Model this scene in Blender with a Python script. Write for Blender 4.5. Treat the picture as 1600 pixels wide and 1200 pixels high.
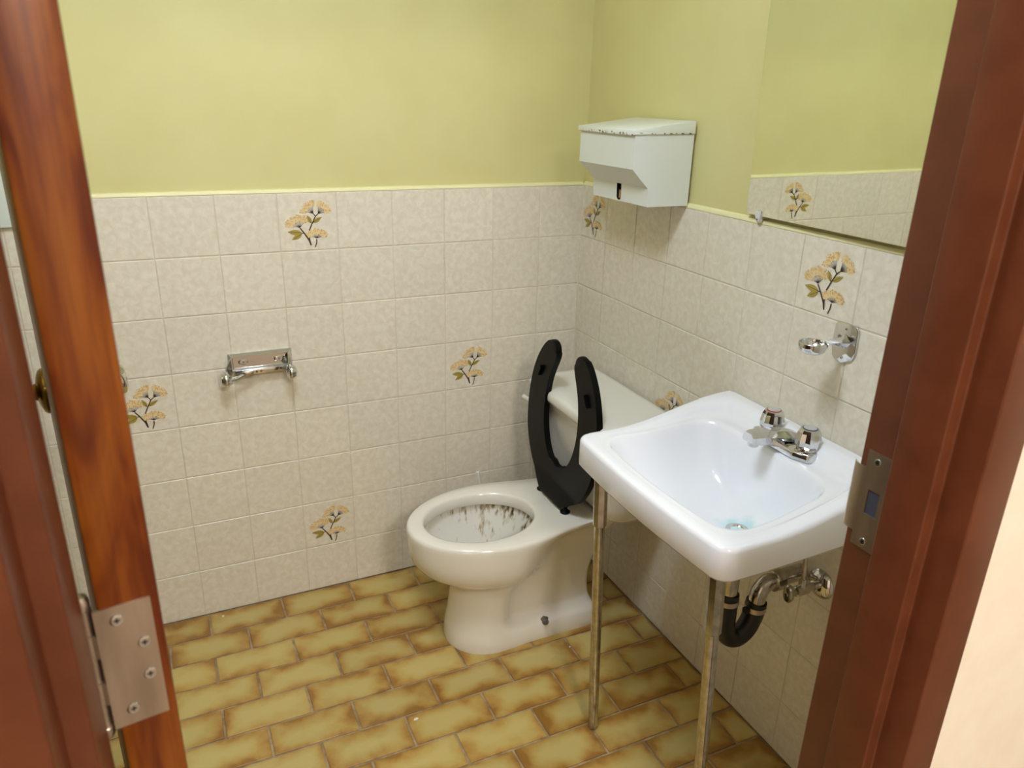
import bpy, bmesh, math, random
from mathutils import Vector, Matrix
random.seed(7)
scene = bpy.context.scene
for o in list(bpy.data.objects): bpy.data.objects.remove(o)
COL = scene.collection

# ------------------------------------------------------------------ camera
cam_d = bpy.data.cameras.new('camera'); cam = bpy.data.objects.new('camera', cam_d); COL.objects.link(cam)
def norm(v): return Vector(v).normalized()
F = norm((0.3979, 0.8459, -0.3552)); RT = norm((0.9084, -0.4173, 0.0238)); UP = RT.cross(F).normalized()
cam.matrix_world = Matrix(((RT.x, UP.x, -F.x, -1.2063), (RT.y, UP.y, -F.y, -2.0846), (RT.z, UP.z, -F.z, 1.4825), (0, 0, 0, 1)))
cam_d.sensor_width = 36; cam_d.lens = 1184.28 / 1600 * 36; cam_d.clip_start = 0.02
cam_d.dof.use_dof = True; cam_d.dof.focus_distance = 1.75; cam_d.dof.aperture_fstop = 8.0
scene.camera = cam

# ------------------------------------------------------------------ world, exposure
world = bpy.data.worlds.new('world'); scene.world = world; world.use_nodes = True
world.node_tree.nodes['Background'].inputs[0].default_value = (0.9, 0.88, 0.85, 1)
world.node_tree.nodes['Background'].inputs[1].default_value = 0.05
vs = scene.view_settings
vs.view_transform = 'Standard'; vs.look = 'None'; vs.gamma = 1; vs.use_curve_mapping = False; vs.exposure = 0.0
BATH_EMIT = 40.0      # diffuser of the bathroom ceiling light
HALL_EMIT = 80.0      # diffuser of the hallway ceiling light

# ------------------------------------------------------------------ materials
def lin(c):
    return tuple(((v / 255) / 12.92 if v / 255 <= 0.04045 else ((v / 255 + 0.055) / 1.055) ** 2.4) for v in c) + (1,)
def new_mat(name, col, rough=0.5, metal=0.0, coat=0.0, spec=0.5):
    m = bpy.data.materials.new(name); m.use_nodes = True
    b = m.node_tree.nodes['Principled BSDF']
    b.inputs['Base Color'].default_value = lin(col); b.inputs['Roughness'].default_value = rough
    b.inputs['Metallic'].default_value = metal; b.inputs['Coat Weight'].default_value = coat
    b.inputs['Coat Roughness'].default_value = 0.08; b.inputs['Specular IOR Level'].default_value = spec
    return m
def N(m, t, **kw):
    n = m.node_tree.nodes.new(t)
    for k, v in kw.items(): setattr(n, k, v)
    return n
def L(m, a, b): m.node_tree.links.new(a, b)
def bsdf(m): return m.node_tree.nodes['Principled BSDF']
def ramp(m, stops):
    r = N(m, 'ShaderNodeValToRGB'); e = r.color_ramp.elements
    while len(e) < len(stops): e.new(0.5)
    for el, (p, c) in zip(e, stops): el.position = p; el.color = lin(c)
    return r
def math_n(m, op, a, b=None, clamp=False):
    n = N(m, 'ShaderNodeMath', operation=op); n.use_clamp = clamp
    for i, v in enumerate((a, b)):
        if v is None: continue
        if isinstance(v, (int, float)): n.inputs[i].default_value = v
        else: L(m, v, n.inputs[i])
    return n.outputs[0]
def noisy(m, c1, c2, scale=20, detail=4, lo=0.35, hi=0.65, stretch=(1, 1, 1), bump=0.0, dist=0.0):
    g = N(m, 'ShaderNodeNewGeometry'); mp = N(m, 'ShaderNodeMapping'); mp.inputs['Scale'].default_value = stretch
    L(m, g.outputs['Position'], mp.inputs['Vector'])
    n = N(m, 'ShaderNodeTexNoise'); n.inputs['Scale'].default_value = scale; n.inputs['Detail'].default_value = detail
    n.inputs['Distortion'].default_value = dist
    L(m, mp.outputs[0], n.inputs['Vector'])
    r = ramp(m, [(lo, c1), (hi, c2)]); L(m, n.outputs['Fac'], r.inputs[0]); L(m, r.outputs[0], bsdf(m).inputs['Base Color'])
    if bump:
        b = N(m, 'ShaderNodeBump'); b.inputs['Strength'].default_value = bump; b.inputs['Distance'].default_value = 0.002
        L(m, n.outputs['Fac'], b.inputs['Height']); L(m, b.outputs[0], bsdf(m).inputs['Normal'])
    return n, r

M = {}
M['paint'] = new_mat('yellow_wall_paint', (217, 208, 146), 0.55); noisy(M['paint'], (213, 205, 142), (217, 210, 148), 6, 2, bump=0.03)
M['edging'] = new_mat('pale_yellow_edging', (236, 230, 178), 0.5)
M['hall'] = new_mat('hall_wall_paint', (244, 228, 202), 0.6); noisy(M['hall'], (247, 236, 217), (249, 240, 223), 30, 3, bump=0.05)
M['ceil'] = new_mat('ceiling_paint', (240, 238, 228), 0.8)
M['hallfloor'] = new_mat('hall_floor', (150, 132, 110), 0.5); noisy(M['hallfloor'], (140, 122, 100), (158, 140, 118), 40)
M['grout'] = new_mat('wall_grout', (222, 212, 190), 0.85)
M['fgrout'] = new_mat('floor_grout', (140, 118, 90), 0.9); noisy(M['fgrout'], (140, 116, 84), (176, 156, 124), 30)
# wall tile: cream glaze with pale mottling
m = M['tile'] = new_mat('cream_tile_glaze', (222, 211, 190), 0.28, spec=0.45)
n, r = noisy(m, (222, 213, 192), (234, 227, 210), 60, 3, 0.36, 0.68, dist=0.6)
oi = N(m, 'ShaderNodeObjectInfo'); hs = N(m, 'ShaderNodeHueSaturation')
mr = N(m, 'ShaderNodeMapRange'); mr.inputs[3].default_value = 0.975; mr.inputs[4].default_value = 1.02
L(m, oi.outputs['Random'], mr.inputs[0]); L(m, mr.outputs[0], hs.inputs['Value'])
L(m, r.outputs[0], hs.inputs['Color']); L(m, hs.outputs[0], bsdf(m).inputs['Base Color'])
# floor tile: ochre centre flashed brown towards its own edges
m = M['ftile'] = new_mat('ochre_floor_tile', (180, 150, 80), 0.33, spec=0.45)
tc = N(m, 'ShaderNodeTexCoord'); sx = N(m, 'ShaderNodeSeparateXYZ'); L(m, tc.outputs['Generated'], sx.inputs[0])
def edge(sock, size):
    a = math_n(m, 'SUBTRACT', 1.0, sock); return math_n(m, 'MULTIPLY', math_n(m, 'MINIMUM', sock, a), size)
ed = math_n(m, 'MINIMUM', math_n(m, 'MULTIPLY', edge(sx.outputs['X'], 0.203), 0.8), edge(sx.outputs['Y'], 0.096))
gp = N(m, 'ShaderNodeNewGeometry'); n1 = N(m, 'ShaderNodeTexNoise'); n1.inputs['Scale'].default_value = 12; n1.inputs['Detail'].default_value = 2
ov = N(m, 'ShaderNodeVectorMath', operation='ADD'); oc = N(m, 'ShaderNodeObjectInfo'); L(m, gp.outputs['Position'], ov.inputs[0]); L(m, oc.outputs['Random'], ov.inputs[1])
L(m, ov.outputs[0], n1.inputs['Vector'])
n2 = N(m, 'ShaderNodeTexNoise'); n2.inputs['Scale'].default_value = 120; n2.inputs['Detail'].default_value = 4; L(m, gp.outputs['Position'], n2.inputs['Vector'])
oi = N(m, 'ShaderNodeObjectInfo')
v = math_n(m, 'ADD', ed, math_n(m, 'MULTIPLY', math_n(m, 'SUBTRACT', n1.outputs['Fac'], 0.46), 0.10))
v = math_n(m, 'ADD', v, math_n(m, 'MULTIPLY', math_n(m, 'SUBTRACT', oi.outputs['Random'], 0.35), 0.012))
v = math_n(m, 'ADD', v, math_n(m, 'MULTIPLY', math_n(m, 'SUBTRACT', n2.outputs['Fac'], 0.5), 0.012))
v = math_n(m, 'MULTIPLY', v, 22.0, True)
r = ramp(m, [(0.0, (150, 106, 44)), (0.25, (176, 136, 66)), (0.55, (186, 158, 88)), (1.0, (194, 174, 108))]); L(m, v, r.inputs[0])
hs = N(m, 'ShaderNodeHueSaturation'); mr = N(m, 'ShaderNodeMapRange'); mr.inputs[3].default_value = 0.9; mr.inputs[4].default_value = 1.06
L(m, oi.outputs['Random'], mr.inputs[0]); L(m, mr.outputs[0], hs.inputs['Value']); L(m, r.outputs[0], hs.inputs['Color'])
L(m, hs.outputs[0], bsdf(m).inputs['Base Color'])
bp = N(m, 'ShaderNodeBump'); bp.inputs['Strength'].default_value = 0.12; bp.inputs['Distance'].default_value = 0.002
L(m, n2.outputs['Fac'], bp.inputs['Height']); L(m, bp.outputs[0], bsdf(m).inputs['Normal'])
M['petal'] = new_mat('print_petal', (224, 188, 122), 0.35)
M['petal2'] = new_mat('print_petal_light', (232, 208, 160), 0.35)
M['petal3'] = new_mat('print_petal_ochre', (206, 166, 96), 0.35)
M['leaf'] = new_mat('print_leaf', (168, 148, 66), 0.35)
M['twig'] = new_mat('print_twig', (62, 42, 34), 0.35)
M['brown'] = new_mat('brown_gloss_paint', (98, 52, 32), 0.32, spec=0.38); noisy(M['brown'], (94, 48, 27), (103, 54, 32), 25, 3, bump=0.02)
# varnished wood of the door edge
m = M['wood'] = new_mat('varnished_fir', (150, 80, 30), 0.36, coat=0.08, spec=0.3)
g = N(m, 'ShaderNodeNewGeometry'); mp = N(m, 'ShaderNodeMapping'); mp.inputs['Scale'].default_value = (24, 24, 4.2); L(m, g.outputs['Position'], mp.inputs['Vector'])
n1 = N(m, 'ShaderNodeTexNoise'); n1.inputs['Scale'].default_value = 1.0; n1.inputs['Detail'].default_value = 3; n1.inputs['Distortion'].default_value = 1.4; L(m, mp.outputs[0], n1.inputs['Vector'])
mp2 = N(m, 'ShaderNodeMapping'); mp2.inputs['Scale'].default_value = (260, 260, 9); L(m, g.outputs['Position'], mp2.inputs['Vector'])
n2 = N(m, 'ShaderNodeTexNoise'); n2.inputs['Scale'].default_value = 1.0; n2.inputs['Detail'].default_value = 2; L(m, mp2.outputs[0], n2.inputs['Vector'])
r1 = ramp(m, [(0.36, (96, 38, 6)), (0.44, (120, 58, 11)), (0.56, (138, 75, 17)), (0.72, (146, 85, 23))]); L(m, n1.outputs['Fac'], r1.inputs[0])
mx = N(m, 'ShaderNodeMixRGB', blend_type='MULTIPLY'); mx.inputs[0].default_value = 0.5; L(m, r1.outputs[0], mx.inputs[1])
r2 = ramp(m, [(0.35, (205, 180, 165)), (0.6, (255, 255, 255))]); L(m, n2.outputs['Fac'], r2.inputs[0]); L(m, r2.outputs[0], mx.inputs[2]); L(m, mx.outputs[0], bsdf(m).inputs['Base Color'])
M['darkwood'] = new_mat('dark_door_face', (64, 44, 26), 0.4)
M['steel'] = new_mat('brushed_steel', (190, 178, 166), 0.38, 1.0); noisy(M['steel'], (178, 166, 154), (204, 192, 180), 40, 4, stretch=(1, 1, 0.2))
M['chrome'] = new_mat('chrome', (215, 216, 218), 0.08, 1.0)
M['agedchrome'] = new_mat('aged_chrome', (190, 186, 178), 0.2, 1.0); noisy(M['agedchrome'], (176, 170, 160), (204, 200, 192), 60, 3, 0.35, 0.65)
M['brass'] = new_mat('tarnished_brass', (150, 118, 50), 0.25, 1.0)
M['darkbrass'] = new_mat('dark_bronze', (46, 38, 26), 0.35, 0.8)
M['china'] = new_mat('bone_china', (236, 231, 217), 0.12, coat=0.4)
M['white'] = new_mat('white_china', (243, 244, 248), 0.10, coat=0.4)
M['tank'] = new_mat('tank_china', (236, 233, 222), 0.14, coat=0.3)
M['black'] = new_mat('black_plastic', (4, 4, 4), 0.34, spec=0.14)
M['rubber'] = new_mat('black_rubber', (20, 18, 18), 0.42)
M['boltm'] = new_mat('dark_bolt', (120, 116, 110), 0.4, 0.7)
M['enamel'] = new_mat('white_enamel', (226, 230, 224), 0.3)
m = M['lid'] = new_mat('chipped_enamel', (230, 234, 226), 0.32)
n, r = noisy(m, (112, 92, 60), (230, 234, 226), 110, 3, 0.40, 0.44)
g = N(m, 'ShaderNodeNewGeometry'); s = N(m, 'ShaderNodeSeparateXYZ'); L(m, g.outputs['Position'], s.inputs[0])
chip = math_n(m, 'LESS_THAN', s.outputs['Z'], 1.4095)
mx = N(m, 'ShaderNodeMixRGB'); mx.inputs[1].default_value = lin((230, 234, 226)); L(m, chip, mx.inputs[0]); L(m, r.outputs[0], mx.inputs[2]); L(m, mx.outputs[0], bsdf(m).inputs['Base Color'])
M['dark'] = new_mat('shade_and_dark_part', (20, 18, 17), 0.8)  # painted shade of dispenser slot and screw recesses; also plain dark clamp screws
M['hole_shade'] = new_mat('latch_hole_shade', (66, 70, 84), 0.5)
M['kraft'] = new_mat('kraft_paper', (176, 134, 96), 0.8)
M['mirror'] = new_mat('mirror_silver', (228, 231, 219), 0.015, 1.0)
M['mirroredge'] = new_mat('mirror_edge', (70, 72, 58), 0.3)
M['clear'] = new_mat('clear_plastic', (240, 240, 238), 0.08); bsdf(M['clear']).inputs['Transmission Weight'].default_value = 0.25
M['panel'] = new_mat('pale_panel', (226, 234, 226), 0.4)
M['plaster'] = new_mat('white_smear', (240, 236, 228), 0.6)
M['water'] = new_mat('bowl_water', (132, 134, 122), 0.04)
M['red'] = new_mat('red_ring', (170, 40, 40), 0.4); M['blue'] = new_mat('blue_ring', (60, 70, 110), 0.4)
M['capgrey'] = new_mat('knob_cap', (190, 188, 186), 0.3)
# toilet glaze with brown streaks running down under the rim, and limescale tint round the sink drain
m = M['bowl'] = new_mat('stained_bone_china', (236, 231, 217), 0.12, coat=0.4)
g = N(m, 'ShaderNodeNewGeometry'); mp = N(m, 'ShaderNodeMapping'); mp.inputs['Scale'].default_value = (70, 70, 9); L(m, g.outputs['Position'], mp.inputs['Vector'])
n1 = N(m, 'ShaderNodeTexNoise'); n1.inputs['Scale'].default_value = 1; n1.inputs['Detail'].default_value = 4; L(m, mp.outputs[0], n1.inputs['Vector'])
s = N(m, 'ShaderNodeSeparateXYZ'); L(m, g.outputs['Position'], s.inputs[0])
hz = N(m, 'ShaderNodeMapRange'); hz.inputs[1].default_value = 0.16; hz.inputs[2].default_value = 0.352; hz.inputs[3].default_value = -0.16; hz.inputs[4].default_value = 0.16; L(m, s.outputs['Z'], hz.inputs[0])
k = math_n(m, 'ADD', n1.outputs['Fac'], hz.outputs[0])
hx = N(m, 'ShaderNodeMapRange'); hx.inputs[1].default_value = -0.64; hx.inputs[2].default_value = -0.42; hx.inputs[3].default_value = -0.20; hx.inputs[4].default_value = 0.0; L(m, s.outputs['X'], hx.inputs[0])
k = math_n(m, 'ADD', k, hx.outputs[0])
r = ramp(m, [(0.56, (232, 228, 216)), (0.64, (206, 196, 172)), (0.72, (140, 116, 80)), (0.80, (62, 46, 32))]); L(m, k, r.inputs[0]); L(m, r.outputs[0], bsdf(m).inputs['Base Color'])
m = M['sinkbowl'] = new_mat('white_china_limescale', (243, 244, 248), 0.10, coat=0.4)
g = N(m, 'ShaderNodeNewGeometry'); vd = N(m, 'ShaderNodeVectorMath', operation='DISTANCE'); vd.inputs[1].default_value = (-0.195, -1.05, 0.655); L(m, g.outputs['Position'], vd.inputs[0])
n1 = N(m, 'ShaderNodeTexNoise'); n1.inputs['Scale'].default_value = 40; L(m, g.outputs['Position'], n1.inputs['Vector'])
k = math_n(m, 'ADD', vd.outputs['Value'], math_n(m, 'MULTIPLY', math_n(m, 'SUBTRACT', n1.outputs['Fac'], 0.5), 0.05))
r = ramp(m, [(0.024, (200, 230, 234)), (0.036, (228, 240, 244)), (0.050, (243, 244, 248))]); L(m, k, r.inputs[0]); L(m, r.outputs[0], bsdf(m).inputs['Base Color'])
def emit(name, col, s):
    m = bpy.data.materials.new(name); m.use_nodes = True; b = bsdf(m)
    b.inputs['Emission Color'].default_value = col + (1,); b.inputs['Emission Strength'].default_value = s; return m
M['lampb'] = emit('bath_diffuser', (0.86, 0.98, 1.17), BATH_EMIT)
M['lamph'] = emit('hall_diffuser', (1.0, 0.95, 0.90), HALL_EMIT)

# ------------------------------------------------------------------ mesh helpers (all coordinates in world metres)
def wloc(o):
    v = Vector(o.location)
    if o.parent: v = v + Vector(o.matrix_parent_inverse.translation) + wloc(o.parent)
    return v
def setup(o, parent=None, label=None, cat=None, group=None, kind=None):
    if parent is not None:
        o.parent = parent; o.matrix_parent_inverse = Matrix.Translation(-wloc(parent))
    for k, v in (('label', label), ('category', cat), ('group', group), ('kind', kind)):
        if v: o[k] = v
    return o
def link(name, me, mats, parent=None, smooth=None, **kw):
    o = bpy.data.objects.new(name, me); COL.objects.link(o)
    if not isinstance(mats, (list, tuple)): mats = [mats]
    if not me.materials:
        for x in mats: me.materials.append(x)
    if smooth is not None:
        for p in me.polygons: p.use_smooth = True
        if smooth < 3.0:
            me.set_sharp_from_angle(angle=smooth)
    return setup(o, parent, **kw)
def thing(name, loc, label, cat, group=None, kind=None):
    o = bpy.data.objects.new(name, None); COL.objects.link(o); o.location = loc; o.empty_display_size = 0.05
    return setup(o, None, label, cat, group, kind)
def from_bm(name, bm, mats, parent=None, smooth=0.6, **kw):
    bmesh.ops.recalc_face_normals(bm, faces=bm.faces)
    me = bpy.data.meshes.new(name); bm.to_mesh(me); bm.free()
    return link(name, me, mats, parent, smooth, **kw)
def bm_box(bm, lo, hi, mi=0):
    x0, y0, z0 = lo; x1, y1, z1 = hi
    vs = [bm.verts.new(c) for c in ((x0, y0, z0), (x1, y0, z0), (x1, y1, z0), (x0, y1, z0), (x0, y0, z1), (x1, y0, z1), (x1, y1, z1), (x0, y1, z1))]
    for f in ((0, 3, 2, 1), (4, 5, 6, 7), (0, 1, 5, 4), (1, 2, 6, 5), (2, 3, 7, 6), (3, 0, 4, 7)):
        bm.faces.new([vs[i] for i in f]).material_index = mi
    return vs
def box(name, lo, hi, mat, parent=None, bev=0.0, seg=2, **kw):
    bm = bmesh.new(); bm_box(bm, lo, hi)
    if bev: bmesh.ops.bevel(bm, geom=bm.edges[:], offset=bev, segments=seg, affect='EDGES', profile=0.5)
    return from_bm(name, bm, mat, parent, 0.7, **kw)
def bm_loft(bm, rings, cap0=True, cap1=True, closed=True, mis=None):
    R = [[bm.verts.new(p) for p in r] for r in rings]; n = len(R[0])
    for i in range(len(R) - 1):
        for j in range(n if closed else n - 1):
            a, b, c, d = R[i][j], R[i][(j + 1) % n], R[i + 1][(j + 1) % n], R[i + 1][j]
            f = bm.faces.new((a, b, c, d))
            if mis: f.material_index = mis[i]
    if cap0: f = bm.faces.new(R[0][::-1]); f.material_index = mis[0] if mis else 0
    if cap1: f = bm.faces.new(R[-1]); f.material_index = mis[-1] if mis else 0
    return R
def frame_of(d):
    d = Vector(d).normalized(); a = Vector((0, 0, 1)) if abs(d.z) < 0.9 else Vector((1, 0, 0))
    u = d.cross(a).normalized(); return u, d.cross(u).normalized(), d
def bm_lathe(bm, base, axis, prof, n=24, mis=None, phase=0.0):
    u, v, d = frame_of(axis); base = Vector(base); rings = []
    for r, h in prof:
        rings.append([base + d * h + (u * math.cos(2 * math.pi * k / n + phase) + v * math.sin(2 * math.pi * k / n + phase)) * max(r, 1e-5) for k in range(n)])
    bm_loft(bm, rings, True, True, True, mis)
def lathe(name, base, axis, prof, mat, parent=None, n=24, smooth=0.6, **kw):
    bm = bmesh.new(); bm_lathe(bm, base, axis, prof, n); return from_bm(name, bm, mat, parent, smooth, **kw)
def spline(pts, k=8):
    P = [Vector(p) for p in pts]; P = [2 * P[0] - P[1]] + P + [2 * P[-1] - P[-2]]; out = []
    for i in range(1, len(P) - 2):
        for j in range(k):
            t = j / k; a, b, c, d = P[i - 1:i + 3]
            out.append(0.5 * ((2 * b) + (c - a) * t + (2 * a - 5 * b + 4 * c - d) * t * t + (3 * b - a - 3 * c + d) * t ** 3))
    return out + [P[-2]]
def bm_tube(bm, pts, rad, n=16):
    pts = [Vector(p) for p in pts]; rings = []; u = None
    for i, p in enumerate(pts):
        d = (pts[min(i + 1, len(pts) - 1)] - pts[max(i - 1, 0)]).normalized()
        if u is None: u = frame_of(d)[0]
        u = (u - d * u.dot(d)).normalized(); v = d.cross(u)
        r = rad[i] if isinstance(rad, (list, tuple)) else rad
        rings.append([p + (u * math.cos(2 * math.pi * k / n) + v * math.sin(2 * math.pi * k / n)) * r for k in range(n)])
    bm_loft(bm, rings)
def tube(name, pts, rad, mat, parent=None, n=16, smooth=0.7, **kw):
    bm = bmesh.new(); bm_tube(bm, pts, rad, n); return from_bm(name, bm, mat, parent, smooth, **kw)
def prism(name, poly, h, mat, parent=None, bev=0.0, seg=2, T=None, only=None, smooth=0.6, **kw):
    """poly in (a,b), extruded 0..h along c; T maps (a,b,c) to world"""
    bm = bmesh.new(); T = T or (lambda a, b, c: (a, b, c))
    lo = [bm.verts.new((a, b, 0)) for a, b in poly]; hi = [bm.verts.new((a, b, h)) for a, b in poly]; n = len(poly)
    f0 = bm.faces.new(lo[::-1]); f1 = bm.faces.new(hi)
    for i in range(n): bm.faces.new((lo[i], lo[(i + 1) % n], hi[(i + 1) % n], hi[i]))
    if bev:
        bm.edges.ensure_lookup_table()
        if only == 'side': ge = [e for e in bm.edges if abs(e.verts[0].co.z - e.verts[1].co.z) > 1e-6]
        elif only == 'top': ge = list(f1.edges)
        else: ge = bm.edges[:]
        bmesh.ops.bevel(bm, geom=ge, offset=bev, segments=seg, affect='EDGES', profile=0.5)
    for v in bm.verts: v.co = Vector(T(*v.co))
    return from_bm(name, bm, mat, parent, smooth, **kw)
def smooth01(t): t = max(0.0, min(1.0, t)); return t * t * (3 - 2 * t)

# ------------------------------------------------------------------ room shell
P = 0.154; ZT = 1.232; XL = -1.72; YF = -1.53; YH = -1.652; H = 2.4
XR0, XR1 = -1.3036, -0.476          # clear opening between the rabbets of the door frame
YB, YN = -1.52, -1.6635             # bathroom and hall faces of the frame
floor = box('floor', (XL - 0.1, YH, -0.08), (0.1, 0.1, -0.0035), M['fgrout'], label='bathroom floor of ochre brick-laid tiles with brown grout', cat='floor', kind='structure')
wall_back = box('wall_back', (XL - 0.1, 0.008, -0.08), (0.1, 0.1, H), M['paint'], label='yellow painted back wall above cream tile wainscot with chrome paper holder', cat='wall', kind='structure')
wall_right = box('wall_right', (0.008, YH, -0.08), (0.1, 0.008, H), M['paint'], label='yellow painted side wall behind sink and toilet, cream tiled below', cat='wall', kind='structure')
wall_left = box('wall_left', (XL - 0.1, YH, -0.08), (XL - 0.008, 0.008, H), M['paint'], label='yellow painted side wall hidden behind the open door', cat='wall', kind='structure')
bm = bmesh.new()
bm_box(bm, (XL - 0.9, YH, -0.08), (XR0 - 0.03, YF, H)); bm_box(bm, (XR1 + 0.03, YH, -0.08), (1.3, YF, H)); bm_box(bm, (XR0 - 0.03, YH, 2.07), (XR1 + 0.03, YF, H))
wall_front = from_bm('wall_front', bm, M['hall'], None, None, label='cream painted hallway wall around the door opening', cat='wall', kind='structure')
box('ceiling', (XL - 0.1, YH, H), (0.1, 0.1, H + 0.08), M['ceil'], label='white ceiling above the yellow walls', cat='ceiling', kind='structure')
box('floor_hall', (XL - 0.9, -4.6, -0.08), (1.3, YH, -0.002), M['hallfloor'], label='brown hallway floor outside the door', cat='floor', kind='structure')
box('ceiling_hall', (XL - 0.9, -4.6, H), (1.3, YH, H + 0.08), M['ceil'], label='white hallway ceiling outside the door', cat='ceiling', kind='structure')
box('wall_hall', (XL - 0.9, -4.7, -0.08), (1.3, -4.6, H), M['hall'], label='cream hallway wall facing the door', cat='wall', kind='structure')
box('wall_hall_left', (XL - 1.0, -4.6, -0.08), (XL - 0.9, YH, H), M['hall'], label='cream hallway end wall beside the hinge side', cat='wall', kind='structure')
box('wall_hall_right', (1.3, -4.6, -0.08), (1.4, YH, H), M['hall'], label='cream hallway end wall beside the latch side', cat='wall', kind='structure')

# grout beds behind the tiles
box('grout_bed', (XL, 0.0018, 0.0), (0.0, 0.008, ZT), M['grout'], wall_back)
box('grout_bed', (0.0018, YF, 0.0), (0.008, 0.0, ZT), M['grout'], wall_right)
box('grout_bed', (XL - 0.008, YF, 0.0), (XL - 0.0018, 0.0, ZT), M['grout'], wall_left)

# printed blossom spray, a thin glaze layer in tile-plane coordinates (a right, b up, c towards the viewer)
def make_print():
    bm = bmesh.new(); W = 0.1524; rnd = random.Random(3); lay = [0.0]
    def P3(a, b, c): return ((a - 0.5) * W, (b - 0.5) * W, c)
    def poly(pts, mi):
        lay[0] += 0.0000012
        f = bm.faces.new([bm.verts.new(P3(a, b, lay[0])) for a, b in pts]); f.material_index = mi
    def ell(a, b, ra, rb, ang, mi, n=7):
        ca, sa = math.cos(ang), math.sin(ang)
        poly([(a + ra * math.cos(t) * ca - rb * math.sin(t) * sa, b + ra * math.cos(t) * sa + rb * math.sin(t) * ca) for t in [2 * math.pi * k / n for k in range(n)]], mi)
    def stroke(pts, w0, w1, mi):
        n = len(pts) - 1
        for i in range(n):
            (a, b), (c, d) = pts[i], pts[i + 1]; l = math.hypot(c - a, d - b) or 1; nx, ny = -(d - b) / l, (c - a) / l
            u, v = w0 + (w1 - w0) * i / n, w0 + (w1 - w0) * (i + 1) / n
            poly([(a - nx * u, b - ny * u), (c - nx * v, d - ny * v), (c + nx * v, d + ny * v), (a + nx * u, b + ny * u)], mi)
    def leaf(t, b, w):
        dx, dy = t[0] - b[0], t[1] - b[1]; nx, ny = -dy, dx; l = math.hypot(dx, dy); nx /= l; ny /= l
        left = [(b[0] + dx * k / 8 + nx * w * math.sin(math.pi * (k / 8) ** 0.8), b[1] + dy * k / 8 + ny * w * math.sin(math.pi * (k / 8) ** 0.8)) for k in range(9)]
        right = [(b[0] + dx * k / 8 - nx * w * math.sin(math.pi * (k / 8) ** 0.8), b[1] + dy * k / 8 - ny * w * math.sin(math.pi * (k / 8) ** 0.8)) for k in range(7, 0, -1)]
        poly(left + right, 3); stroke([b, (b[0] + dx * 0.8, b[1] + dy * 0.8)], 0.004, 0.002, 4)
    def fan(base, a0, a1, r0, r1, cnt, sy=1.0):
        for k in range(9):
            t = math.radians(a0 + (a1 - a0) * (k + 0.5) / 9); r = r0 * rnd.uniform(1.0, 1.35)
            stroke([base, (base[0] + r * math.cos(t), base[1] + r * math.sin(t) * sy)], 0.0034, 0.0022, 4)
        arc_ = [math.radians(a0 - 6 + (a1 - a0 + 12) * k / 14) for k in range(15)]
        poly([(base[0] + r0 * 1.05 * math.cos(t), base[1] + r0 * 1.05 * math.sin(t) * sy) for t in arc_] + [(base[0] + r1 * rnd.uniform(0.9, 1.04) * math.cos(t), base[1] + r1 * rnd.uniform(0.9, 1.04) * math.sin(t) * sy) for t in arc_[::-1]], 1)
        for k in range(cnt * 2):
            t = math.radians(rnd.uniform(a0 - 4, a1 + 4)); r = r0 * 0.88 + (r1 * 1.12 - r0 * 0.88) * math.sqrt(rnd.random())
            a, b = base[0] + r * math.cos(t), base[1] + r * math.sin(t) * sy
            ell(a, b, rnd.uniform(0.009, 0.018), rnd.uniform(0.006, 0.011), t + rnd.uniform(-0.6, 0.6), rnd.choice((0, 0, 0, 1, 1, 2)), 6)
    fan((0.596, 0.64), 84, 172, 0.115, 0.205, 60)
    fan((0.677, 0.633), 4, 88, 0.115, 0.205, 52)
    fan((0.351, 0.407), 46, 172, 0.115, 0.235, 74, 0.85)
    fan((0.63, 0.214), 8, 164, 0.085, 0.19, 60, 0.76)
    leaf((0.485, 0.615), (0.555, 0.475), 0.034); leaf((0.746, 0.579), (0.574, 0.484), 0.034)
    leaf((0.132, 0.34), (0.379, 0.313), 0.046); leaf((0.196, 0.197), (0.378, 0.30), 0.044)
    stroke([(0.35, 0.40), (0.416, 0.312), (0.495, 0.18), (0.524, 0.087)], 0.009, 0.013, 4)
    stroke([(0.63, 0.593), (0.564, 0.467), (0.508, 0.35)], 0.009, 0.010, 4); stroke([(0.499, 0.227), (0.512, 0.15), (0.524, 0.09)], 0.010, 0.010, 4)
    stroke([(0.63, 0.593), (0.596, 0.64)], 0.008, 0.008, 4); stroke([(0.63, 0.593), (0.677, 0.633)], 0.008, 0.008, 4)
    stroke([(0.627, 0.196), (0.622, 0.13), (0.593, 0.05)], 0.010, 0.008, 4); stroke([(0.38, 0.305), (0.42, 0.31)], 0.006, 0.006, 4)
    me = bpy.data.meshes.new('blossom_print'); bm.to_mesh(me); bm.free()
    for k in ('petal', 'petal2', 'petal3', 'leaf', 'twig'): me.materials.append(M[k])
    return me
PRINT = make_print()
TILES = {}
def tile_mesh(w, h, mat, t, c=0.0022, back=0.0):
    """tile in the plane (a,b), front face at c=0, edges eased"""
    key = (round(w, 4), round(h, 4), mat.name)
    if key in TILES: return TILES[key]
    bm = bmesh.new()
    def ring(i, z): return [(-w / 2 + i, -h / 2 + i, z), (w / 2 - i, -h / 2 + i, z), (w / 2 - i, h / 2 - i, z), (-w / 2 + i, h / 2 - i, z)]
    bm_loft(bm, [ring(0, -t), ring(0, -c * 0.55), ring(c * 0.45, -c * 0.12), ring(c * 1.3, 0)], False, True)
    bmesh.ops.recalc_face_normals(bm, faces=bm.faces)
    me = bpy.data.meshes.new('tile'); bm.to_mesh(me); bm.free(); me.materials.append(mat)
    TILES[key] = me; return me
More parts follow.
